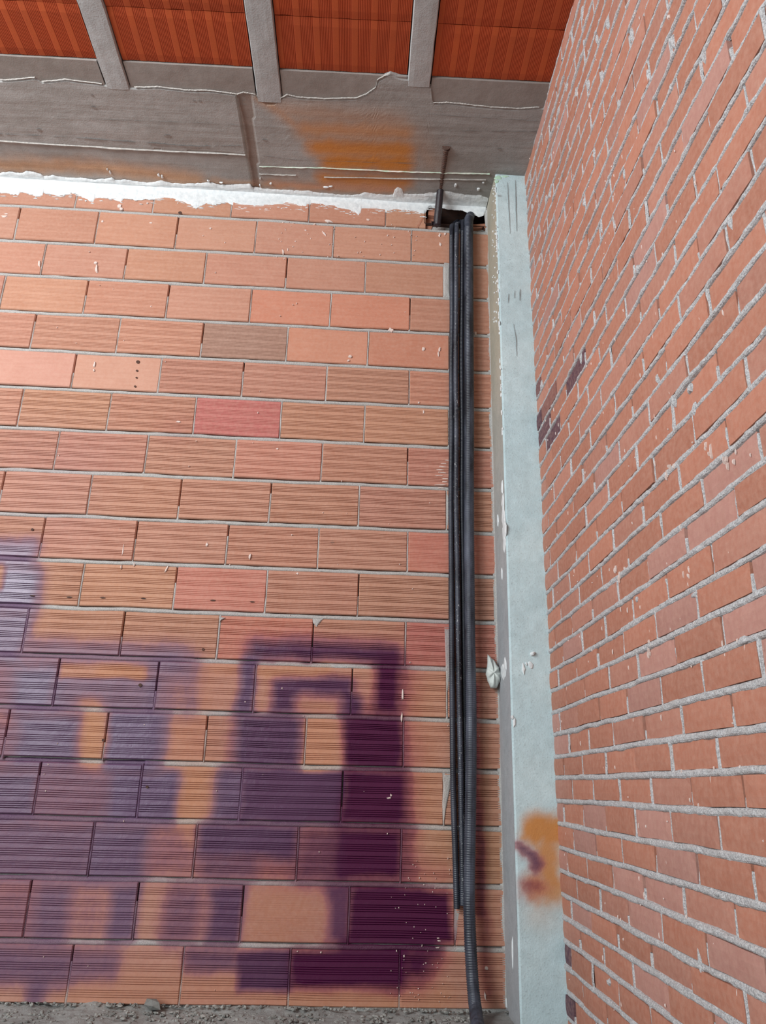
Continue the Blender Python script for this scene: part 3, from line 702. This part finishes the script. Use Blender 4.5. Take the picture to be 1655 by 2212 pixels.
# a dried smear of filler poking out where the column meets the bricks
lm = MB()
prof = [(1055,1412),(1068,1424),(1079,1440),(1085,1455),(1082,1472),(1074,1486),(1062,1486),(1055,1470),(1051,1455),(1054,1438)]
q = np.array([uz(x, y, .985) for x, y in prof]); c = q.mean(0); R = len(q); rows = []; hs = []
q2 = np.concatenate([q+(np.roll(q, -1, 0)-q)*s for s in (0, .33, .66)], 1).reshape(-1, 2); R = len(q2)
for k in range(9):
    t = k/8; rows.append(c+(q2-c)*t); th = np.arange(R)/R*2*np.pi
    hs.append(.008*(1-t**2)**.5+.0035*np.sin(5*th+2.0)*t*(1-t)*2+.0016*np.sin(11*th)*t)
for k in range(7, -1, -1):
    t = k/8; rows.append(c+(q2-c)*t); hs.append(np.full(R, -.010*(1-t**2)**.5))
G = np.array(rows); Hh = np.array(hs); G = np.concatenate([G, G[:, :1]], 1); Hh = np.concatenate([Hh, Hh[:, :1]], 1)
lm.grid(wl(G[..., 0], G[..., 1], .990-Hh), flip=False)
lump = lm.build('filler_lump', M_DRY, smooth=True)
tag(lump, 'crumpled pale dried filler lump stuck between brick wall and concrete column', 'filler lump')

# ================================================================== CEILING
XL = -1.45
so = MB()
xs = np.arange(XL, .236, .0035); ny = 46
front = {}
wv = [(-400,155),(0,172),(20,172),(75,167),(90,176),(140,171),(220,181),(290,188),(340,187),(400,194),(450,195),(500,201),(512,203),(525,199),(550,203),(558,210),(575,224),(592,224),(605,212),(620,204),(640,209),(700,213),(770,211),(790,203),(812,188),(815,172),(843,156),(862,165),(885,168),(900,180),(932,187),(936,222),(965,221),(1000,224),(1060,231),(1120,234),(1165,231)]
qw = np.array([xy(*p) for p in wv]); qw = qw[np.argsort(qw[:, 0])]
yf = np.interp(xs, qw[:, 0], qw[:, 1])+.0010*fbm(xs*90, xs*0, 71, 3)
t = np.linspace(0, 1, ny)[:, None]; yb = 1.012+np.tan(AX)*xs
Y = yf[None]*(1-t)+yb[None]*t; X = np.broadcast_to(xs, Y.shape)
sA = (xy(512,205), xy(547,412)); sB = (xy(543,205), xy(563,412))
def xl(s, Y): (a, b), (c, d) = s; return a+(c-a)*(Y-b)/(d-b)
inA = (X > xl(sA, Y)) & (X < xl(sB, Y))
zz = ZT+.0007*fbm(X*8, Y*60, 73, 4)-.0006*0
zz = np.where(inA, zz+.0016, zz); zz[0] = ZT+.004
zz = np.where((X < xl(sA, Y)) & (Y > .918), zz+.0012, zz)
ko = .00062
OS = [('o', [xy(565,214), xy(610,245), xy(690,320)], .005, .016, .60, 0), ('o', [xy(620,240), xy(860,262)], .010, .030, .42, 0), ('o', [xy(660,278), xy(870,286)], .014, .026, .72, 0), ('o', [xy(690,318), xy(870,325)], .018, .020, .95, 0),
      ('o', [xy(715,350), xy(870,352)], .017, .018, 1.0, 0), ('o', [xy(700,385), xy(870,395)], .014, .018, .9, 0), ('o', [xy(600,395), xy(700,400)], .006, .03, .45, 0), ('o', [xy(890,290), xy(930,350)], .004, .05, .40, 0), ('o', [xy(730,340), xy(800,345)], .01, .02, 1., 0)]
pa = spots(X, Y, OS)
pk = spots(X, Y, [('o', [xy(-300,350), xy(200,362), xy(420,388)], .014, .022, .35, 0), ('o', [xy(420,392), xy(860,415)], .004, .016, .35, 0)])
# salmon overspray running along the wall
pa[..., 2] = np.maximum(pa[..., 2], 0)
T = np.ones(X.shape+(4,)); sal = np.clip(pk[..., 2:3]/.35, 0, 1); T[..., :3] = 1*(1-sal)+np.array((1.55, .92, .56))*sal
grey = np.clip((-X-.10)/.25, 0, 1)[..., None]*(1-sal)
T[..., :3] *= 1+.12*grey*np.array((1, 1.06, 1.12))
sA2 = inA[..., None]; T[..., :3] = np.where(sA2, T[..., :3]*np.array((.80, .68, .62)), T[..., :3])
so.grid(wc(X, Y, zz), flip=True, tint=T, paint=pa)
ceiling = so.build('ceiling', M_SOF)
tag(ceiling, 'concrete beam soffit with joists and red clay infill blocks', 'ceiling', kind='structure')
# pale grout fins left by the form boards
def fin(pts, w, mat_, name, drop=.0018, nz_=.0006, dz=0):
    q = np.array([xy(*p) for p in pts]); L = np.linspace(0, 1, 40*(len(q)-1)+1)*(len(q)-1)
    a = np.interp(L, range(len(q)), q[:, 0]); b = np.interp(L, range(len(q)), q[:, 1])+nz_*fbm(L*9, L*0, 5, 3)
    ww = w*(1+.6*fbm(L*7, L*0+2, 9, 3)); t = np.array([[-1.], [0], [1.]])
    Y = b[None]+t*ww[None]; X = np.broadcast_to(a, Y.shape); Z = ZT-dz-drop*(1-np.abs(t))*(1+.5*fbm(L*11, L*0, 6, 3))[None]+.0008*np.abs(t)
    o = MB(); o.grid(wc(X, Y, Z), flip=True); return o.build(name, mat_, ceiling)
fin([(-300,285),(0,304),(250,320),(530,334)], .0007, M_FIN, 'grout_fin')
fin([(560,359),(700,362),(840,369),(960,373),(1058,375)], .0007, M_GREEN, 'grout_fin')
fin([(560,375),(640,378)], .0006, M_FIN, 'grout_fin'); fin([(700,382),(1050,388)], .0003, M_FIN, 'grout_fin')
fin([(512,205),(525,270),(535,330),(547,412)], .0003, M_FIN, 'grout_fin')
wv2 = [p for p in wv if p[0] >= 0]
def wfin(a, b): fin([p for p in wv2 if a <= p[0] <= b], .00028, M_FIN, 'grout_fin', .0009, .0006)
wfin(0, 80); wfin(90, 225); wfin(290, 560); wfin(605, 845); wfin(936, 1165)
# dark knots and the round mark on the soffit
kn = MB()
for x, y, a, b in [(1080,322,.006,.0035),(200,206,.003,.004),(203,232,.007,.004),(85,280,.006,.006),(362,293,.010,.004),(420,218,.003,.003),(432,218,.003,.004),(572,302,.008,.003),(488,337,.007,.003)]:
    c = xy(x, y); th = np.linspace(0, 2*np.pi, 14, endpoint=False); r = 1+.3*np.array([rnd.uniform(-1, 1) for _ in th])
    V = np.concatenate([wc(c[0]+a*.5*r*np.cos(th), c[1]+b*.5*r*np.sin(th), ZT-.0009), wc(c[0], c[1], ZT-.0009)[None]], 0)
    kn.add(V, [[14, (i+1) % 14, i] for i in range(14)])
for pts, w_ in (([(-200,280),(0,290),(150,297),(300,308),(420,317),(530,315)], .0016), ([(170,257),(400,265),(515,270)], .0005), ([(560,335),(640,345),(900,352)], .0006), ([(960,283),(1160,284)], .0010), ([(900,245),(1165,262)], .0006)):
    q_ = np.array([xy(*p) for p in pts]); L_ = np.linspace(0, len(q_)-1, 60*(len(q_)-1)); a_ = np.interp(L_, range(len(q_)), q_[:, 0]); b_ = np.interp(L_, range(len(q_)), q_[:, 1])
    wv_ = w_*np.clip(.5+1.3*fbm(L_*8, L_*0+w_*999, 19, 3), .05, 1.4); kn.grid(wc(np.stack([a_, a_]), np.stack([b_-wv_, b_+wv_]), ZT-.0010), flip=True)
kn.build('form_mark', simple('form_mark', (.21, .18, .165), .9, 60, (.27, .24, .22)), ceiling)
fl = MB(); fT = lambda x, y, h: wc(x, y, ZT+.0002-np.asarray(h)); k_ = .0006
for x, y, a, b in [(984,400,4,5),(1033,409,5,4),(1044,394,3,2),(450,390,3,2),(478,394,4,2),(585,396,3,3),(705,404,7,2),(715,402,5,1.5),(350,381,3,4),(343,378,3,4),(238,372,2,4),(232,365,1.5,3),(562,384,2,4),(562,400,2,4)]:
    blob(xy(x, y), a*k_, b*k_*1.3, 0, fT, 1, .0018)
fl.build('lime_splashes', M_WHITE, ceiling)['kind'] = 'stuff'
# joists
JX = [(-.3665, -.3352), (-.1637, -.1302), (.0402, .0705)]
JX = [(JX[0][0]-.4055, JX[0][1]-.4055), (JX[0][0]-.2030, JX[0][1]-.2030)]+JX
def joist(x0, x1, yend):
    b = MB(); ys = np.concatenate([np.arange(-.9, yend, .006), np.arange(yend, yend+.03, .002)])
    prof = [(-.002, .03), (0.0, .0012), (.0012, -.0012), (.25, -.0016), (.5, -.0016), (.75, -.0016), (.9988, -.0012), (1.0, .0012), (1.002, .03)]
    px = np.array([x0+(x1-x0)*p[0] if .01 < p[0] < .99 else (x0+p[0]*1 if p[0] < .5 else x1+(p[0]-1)) for p in prof]); pz = np.array([ZT+.0008+p[1] for p in prof])
    X = np.broadcast_to(px[:, None], (len(px), len(ys))).copy(); Y = np.broadcast_to(ys, X.shape).copy(); Z = np.broadcast_to(pz[:, None], X.shape).copy()
    X += .0009*fbm(Y*25, X*9, 81, 3); Z += .0005*fbm(X*60, Y*30, 82, 3) + np.clip((Y-yend)/.004, 0, 1)*.008
    b.grid(wc(X, Y, Z), flip=False, tint=np.ones(X.shape+(4,)), paint=np.zeros(X.shape+(4,)))
    return b.build('joist', M_JOI, ceiling)
for j, (a, b) in enumerate(JX): joist(a, b, (.815, .815, .8125, .821, .784)[j])
# infill blocks: grooved clay, four rows deep in each bay
BAYS = [(JX[i][1], JX[i+1][0]) for i in range(4)]+[(JX[4][1], .236)]
ROWY = [.7705, .6955, .6205, .5455, .4705]
def block(x0, x1, y1, y0):
    b = MB(); m_ = 0.0014; W = x1-x0
    xs_ = [x0+m_]; zs_ = [0.03]; tn = [1.0]
    nst = 7; g = .0024
    per = (W-2*m_)/nst
    for s in range(nst):
        a = x0+m_+s*per
        xs_ += [a+.0001]; zs_ += [0]; tn += [1.18]
        xs_ += [a+per*.26]; zs_ += [0]; tn += [1.18]
        k = 8; q0 = a+per*.30; q1 = a+per*.98; st_ = (q1-q0)/k
        for i in range(k):
            xs_ += [q0+st_*i, q0+st_*(i+.35), q0+st_*(i+.7)]; zs_ += [.0001, .0005, .0001]; tn += [1, .95, 1]
    xs_ += [x1-m_, x1-m_]; zs_ += [0, .03]; tn += [1, 1]
    ys_ = np.linspace(y0+.0005, y1-.0005, 8); lift = rnd.uniform(0, .0010)
    X = np.broadcast_to(np.array(xs_)[:, None], (len(xs_), 8)).copy(); Y = np.broadcast_to(ys_, X.shape).copy(); Z = ZT+.0020+lift+np.broadcast_to(np.array(zs_)[:, None], X.shape)
    Y += .0005*vnoise(X*60, Y*0+y0*50, 3)
    Z = Z + np.where((np.arange(8) == 0) | (np.arange(8) == 7), .0012, 0)[None]
    Xp = np.concatenate([X[:, :1], X, X[:, -1:]], 1); Yp = np.concatenate([Y[:, :1], Y, Y[:, -1:]], 1); Zp = np.concatenate([Z[:, :1]+.03, Z, Z[:, -1:]+.03], 1)
    f = rnd.uniform(.92, 1.06); T = np.zeros(Xp.shape+(4,)); tn_ = np.array(tn)[:, None]
    T[..., 0] = .37*f*(1+(tn_-1)*1.0); T[..., 1] = .052*f*(1+(tn_-1)*2.6); T[..., 2] = .0075*f*(1+(tn_-1)*5); T[..., 3] = 1
    b.grid(wc(Xp, Yp, Zp), flip=False, tint=T, paint=np.zeros(Xp.shape+(4,)))
    return b.build('infill_block', M_BLK, ceiling)
for a, b in BAYS:
    for r in range(4): block(a, b, ROWY[r], ROWY[r+1])
# smooth grout between the joist ends, slightly above the soffit
gp = MB()
for a, b in BAYS:
    xs_ = np.linspace(a+.0016, b-.0016, 30); ys_ = np.linspace(.7712, .83, 12); X, Y = np.meshgrid(xs_, ys_)
    Z = ZT+.0014+.0006*fbm(X*30, Y*30, 91, 3); X = np.pad(X, 1, 'edge'); Y = np.pad(Y, 1, 'edge'); Z = np.pad(Z, 1, constant_values=ZT+.022)
    T = np.ones(X.shape+(4,)); gp.grid(wc(X, Y, Z), flip=True, tint=T, paint=np.zeros(X.shape+(4,)))
gp.build('grout_strip', M_GAP, ceiling)
# slab over everything (closes gaps, shades the room)
def box(name, mat_, x0, x1, y0, y1, z0, z1, parent=None):
    b = MB(); V = np.array([[x, y, z] for x in (x0, x1) for y in (y0, y1) for z in (z0, z1)])
    V = wc(V[:, 0], V[:, 1], V[:, 2])
    b.add(V, [[0, 1, 3, 2], [4, 6, 7, 5], [0, 4, 5, 1], [2, 3, 7, 6], [0, 2, 6, 4], [1, 5, 7, 3]], tint=np.array((1, 1, 1, 1.)), paint=np.zeros(4))
    return b.build(name, mat_, parent)
box('slab', M_GAP, -1.9, .30, -1.3, 1.06, ZT+.032, ZT+.09, ceiling)

# ================================================================== GROUND
xs = np.arange(-1.45, .26, .0045); ys = np.concatenate([np.arange(.60, .9, .006), np.arange(.9, 1.006, .0028)])
X, Y = np.meshgrid(xs, ys)
near = np.clip((Y-.955)/.045, 0, 1)
Z = ZF-.0015+.0028*fbm(X*22, Y*22, 101, 4)+.0016*fbm(X*110, Y*110, 103, 3)+near**2*(.003+.004*np.clip(fbm(X*18, Y*0, 105, 4), -.5, 1))
g = MB(); T = np.ones(X.shape+(4,)); g.grid(wc(X, Y, Z), tint=T, paint=np.zeros(X.shape+(4,)))
floor = g.build('floor', M_FLO)
tag(floor, 'rough grey mortar-strewn concrete ground at the foot of the wall', 'floor', kind='structure')
box('floor_slab', M_FLO, -1.9, .30, -1.3, .605, ZF-.05, ZF-.001, floor)
# gravel and crumbs
pb = MB()
ico = []
def pebble(cx, cy, cz, r, mbx, T=None):
    import itertools
    ph = (1+5**.5)/2
    V = np.array([(-1, ph, 0), (1, ph, 0), (-1, -ph, 0), (1, -ph, 0), (0, -1, ph), (0, 1, ph), (0, -1, -ph), (0, 1, -ph), (ph, 0, -1), (ph, 0, 1), (-ph, 0, -1), (-ph, 0, 1)], float)/1.9
    F_ = [(0,11,5),(0,5,1),(0,1,7),(0,7,10),(0,10,11),(1,5,9),(5,11,4),(11,10,2),(10,7,6),(7,1,8),(3,9,4),(3,4,2),(3,2,6),(3,6,8),(3,8,9),(4,9,5),(2,4,11),(6,2,10),(8,6,7),(9,8,1)]
    V = V*np.array([[rnd.uniform(.7, 1.25) for _ in range(3)] for _ in range(12)])
    V = V*np.array((rnd.uniform(.8, 1.4), rnd.uniform(.8, 1.2), rnd.uniform(.5, .9)))*r
    a = rnd.uniform(0, 6.28); V = np.stack([V[:, 0]*math.cos(a)-V[:, 1]*math.sin(a), V[:, 0]*math.sin(a)+V[:, 1]*math.cos(a), V[:, 2]], 1)
    V = V+np.array((cx, cy, cz)); g_ = rnd.uniform(.6, 1.25); t = np.array((g_, g_*.98, g_*.95, 1.)) if T is None else T
    mbx.add(wc(V[:, 0], V[:, 1], V[:, 2]), F_, tint=t, paint=np.zeros(4))
for k in range(1500):
    x = rnd.uniform(-.65, .20); y = 1-abs(rnd.gauss(0, .035))-.003
    if y < .86 or (.14 < x < .19 and .93 < y < .985): continue
    z = ZF-.0005+(.004 if y > .985 else 0); pebble(x, y, z, rnd.uniform(.0008, .0026), pb)
tag(pb.build('gravel', M_FLO), 'grey gravel and mortar crumbs along the foot of the brick wall', 'gravel', kind='stuff')
st = MB(); c = uz(300, 2178); pebble(*(np.array([c[0], .985])), ZF+.006, .0085, st)
tag(st.build('mortar_lump', M_FLO), 'palest fist-sized mortar lump on the ground against the graffiti wall', 'mortar lump')

# ================================================================== CONDUITS
def conduit(path, r, mat_, label, pitch=.0022, amp=.07, group='corrugated conduits hanging down the brick wall', kinks=1.0, ended=True):
    """path: (x, y, distance) photo points with their own distance from the lens plane"""
    q = np.array([wl(*uz(x, y, D), D) for x, y, D in path])
    # Catmull-Rom
    P = []
    for i in range(len(q)-1):
        p0, p1, p2, p3 = q[max(i-1, 0)], q[i], q[i+1], q[min(i+2, len(q)-1)]
        L = np.linalg.norm(p2-p1); n = max(2, int(L/(pitch*S/4)))
        for s in range(n):
            t = s/n; P.append(.5*((2*p1)+(-p0+p2)*t+(2*p0-5*p1+4*p2-p3)*t*t+(-p0+3*p1-3*p2+p3)*t**3))
    P.append(q[-1]); P = np.array(P); n = len(P)
    s_ = np.concatenate([[0], np.cumsum(np.linalg.norm(np.diff(P, axis=0), axis=1))])
    P[:, 0] += kinks*.0022*vnoise(s_*3, s_*0+r*999, 5); P[:, 1] += kinks*.0012*vnoise(s_*3, s_*0+r*777, 6)
    Tn = np.gradient(P, axis=0); Tn /= np.linalg.norm(Tn, axis=1)[:, None]
    ref = np.array([1., 0, 0]); B1 = np.cross(Tn, ref); B1 /= np.linalg.norm(B1, axis=1)[:, None]; B2 = np.cross(Tn, B1)
    rr = r*S*(1+amp*np.sign(np.cos(2*np.pi*s_/(pitch*S)))*np.abs(np.cos(2*np.pi*s_/(pitch*S)))**.6)
    rr[0] *= .92; k = 18; th = np.linspace(0, 2*np.pi, k+1)
    G = P[:, None]+rr[:, None, None]*(np.cos(th)[None, :, None]*B1[:, None]+np.sin(th)[None, :, None]*B2[:, None])
    # open end with a wall thickness
    inn = P[-1][None]+.8*rr[-1]*(np.cos(th)[:, None]*B1[-1]+np.sin(th)[:, None]*B2[-1]); deep = inn-Tn[-1]*r*S*3
    G = np.concatenate([G, inn[None], deep[None]], 0)
    b = MB(); b.grid(G); o = b.build('corrugated_conduit', mat_, smooth=True)
    tag(o, label, 'conduit', group); return o
R1, R4 = .00365, .0068
conduit([(990,478,1.03),(979,488,1.010),(976,510,.9945),(976,700,.995),(975,900,.995),(974.5,1100,.995),(975,1300,.995),(977,1550,.994),(979,1700,.993),(984,1850,.992),(987,1963,.991)], R1, M_C1,
        'leftmost thin black corrugated conduit, cut off short above the ground')
conduit([(1000,478,1.03),(990,486,1.008),(986.5,505,.990),(985,700,.9895),(985,900,.9895),(986,1100,.9895),(989,1300,.9895),(993,1550,.989),(996,1700,.989),(999,1850,.989),(999.5,1956,.989)], R1*.97, M_C2,
        'thin black conduit speckled with white plaster, second from the left of the bundle')
conduit([(1008,474,1.03),(1002,482,1.008),(1000,500,.9945),(997,700,.995),(997.5,900,.995),(998.5,1100,.995),(1000.5,1300,.995),(1003,1550,.995),(1006,1700,.995),(1008,1850,.995),(1009,1935,.995)], R1*1.05, M_C3,
        'cleanest black thin conduit tucked against the left side of the thick one')
conduit([(1022,468,1.04),(1018,466,1.012),(1014.5,472,.992),(1013,495,.986),(1013,700,.986),(1013.5,900,.9855),(1014,1100,.985),(1015.5,1300,.983),(1017,1550,.982),(1017,1700,.981),(1014.5,1912,.980),(1016,2010,.978),(1020,2100,.974),(1024,2150,.968),(1028,2184,.955),(1032,2212,.925),(1040,2250,.867),(1056,2300,.80)], R4, M_C4,
        'thick grey-black corrugated conduit hanging down the wall and reaching the ground', pitch=.0026, amp=.05)

# ================================================================== STEEL ROD WITH SLEEVE
def tube(P, r, k=14, twist=None, cap=True):
    P = np.array(P, float); n = len(P); Tn = np.gradient(P, axis=0); Tn /= np.linalg.norm(Tn, axis=1)[:, None]
    B1 = np.cross(Tn, [1., 0, 0]); B1 /= np.linalg.norm(B1, axis=1)[:, None]; B2 = np.cross(Tn, B1)
    th = np.linspace(0, 2*np.pi, k+1); rr = np.broadcast_to(np.asarray(r, float), (n,)) if np.ndim(r) < 2 else r
    G = P[:, None]+rr[:, None, None]*(np.cos(th)[None, :, None]*B1[:, None]+np.sin(th)[None, :, None]*B2[:, None])
    if cap: G = np.concatenate([np.repeat(P[:1, None], k+1, 1), G, np.repeat(P[-1:, None], k+1, 1)], 0)
    return G
top = np.array(wc(*xy(964.5, 316), ZT)); bot = wl(*uz(944, 486, .992), .992)
mid = wl(*uz(951, 412, .975), .975)
root = bpy.data.objects.new('steel_rod', None); C.objects.link(root); root.location = bot.tolist()
tag(root, 'rusty ribbed steel rod with black sleeve leaning from pocket to ceiling', 'rod')
def child(mbx, name, m_, smooth=False):
    o = mbx.build(name, m_, None, smooth); o.parent = root; o.matrix_parent_inverse = Matrix.Translation(-Vector(bot.tolist())); return o
n = 160; t = np.linspace(0, 1, n)[:, None]; P = top[None]*(1-t)+mid[None]*t
s_ = t[:, 0]; r_ = .0115*(1+.13*(np.cos(s_*2*np.pi*26) > .2)); r_[:12] = .0155*(1+.3*np.array([rnd.uniform(-1, 1) for _ in range(12)]))
b = MB(); b.grid(tube(P, r_)); child(b, 'ribbed_bar', M_RUST)
t = np.linspace(0, 1, 60)[:, None]; P = (mid+(top-mid)*.04)[None]*(1-t)+bot[None]*t
rs = .0175+.0012*np.cos(t[:, 0]*2*np.pi*14)*0+t[:, 0]*.002
b = MB(); b.grid(tube(P, rs, 18)); child(b, 'sleeve', M_BLACK, True)
b = MB(); th = np.linspace(0, 2*np.pi, 17)
f0 = wl(*uz(941, 487, .990), .990); P = np.array([f0+np.array([-.020, 0, .012]), f0+np.array([-.006, 0, .013]), f0+np.array([.004, .004, .012]), f0+np.array([.014, .01, .010])])
b.grid(tube(P, np.array([.012, .013, .014, .014]), 12)); child(b, 'sleeve_foot', M_BLACK)

# ================================================================== REST OF THE ROOM (behind the camera)
bw = box('wall_back', M_BACKW, -.50, .30, -1.32, -1.27, ZF-.05, ZT+.09)
tag(bw, 'plain rendered wall behind the viewer', 'wall', kind='structure')
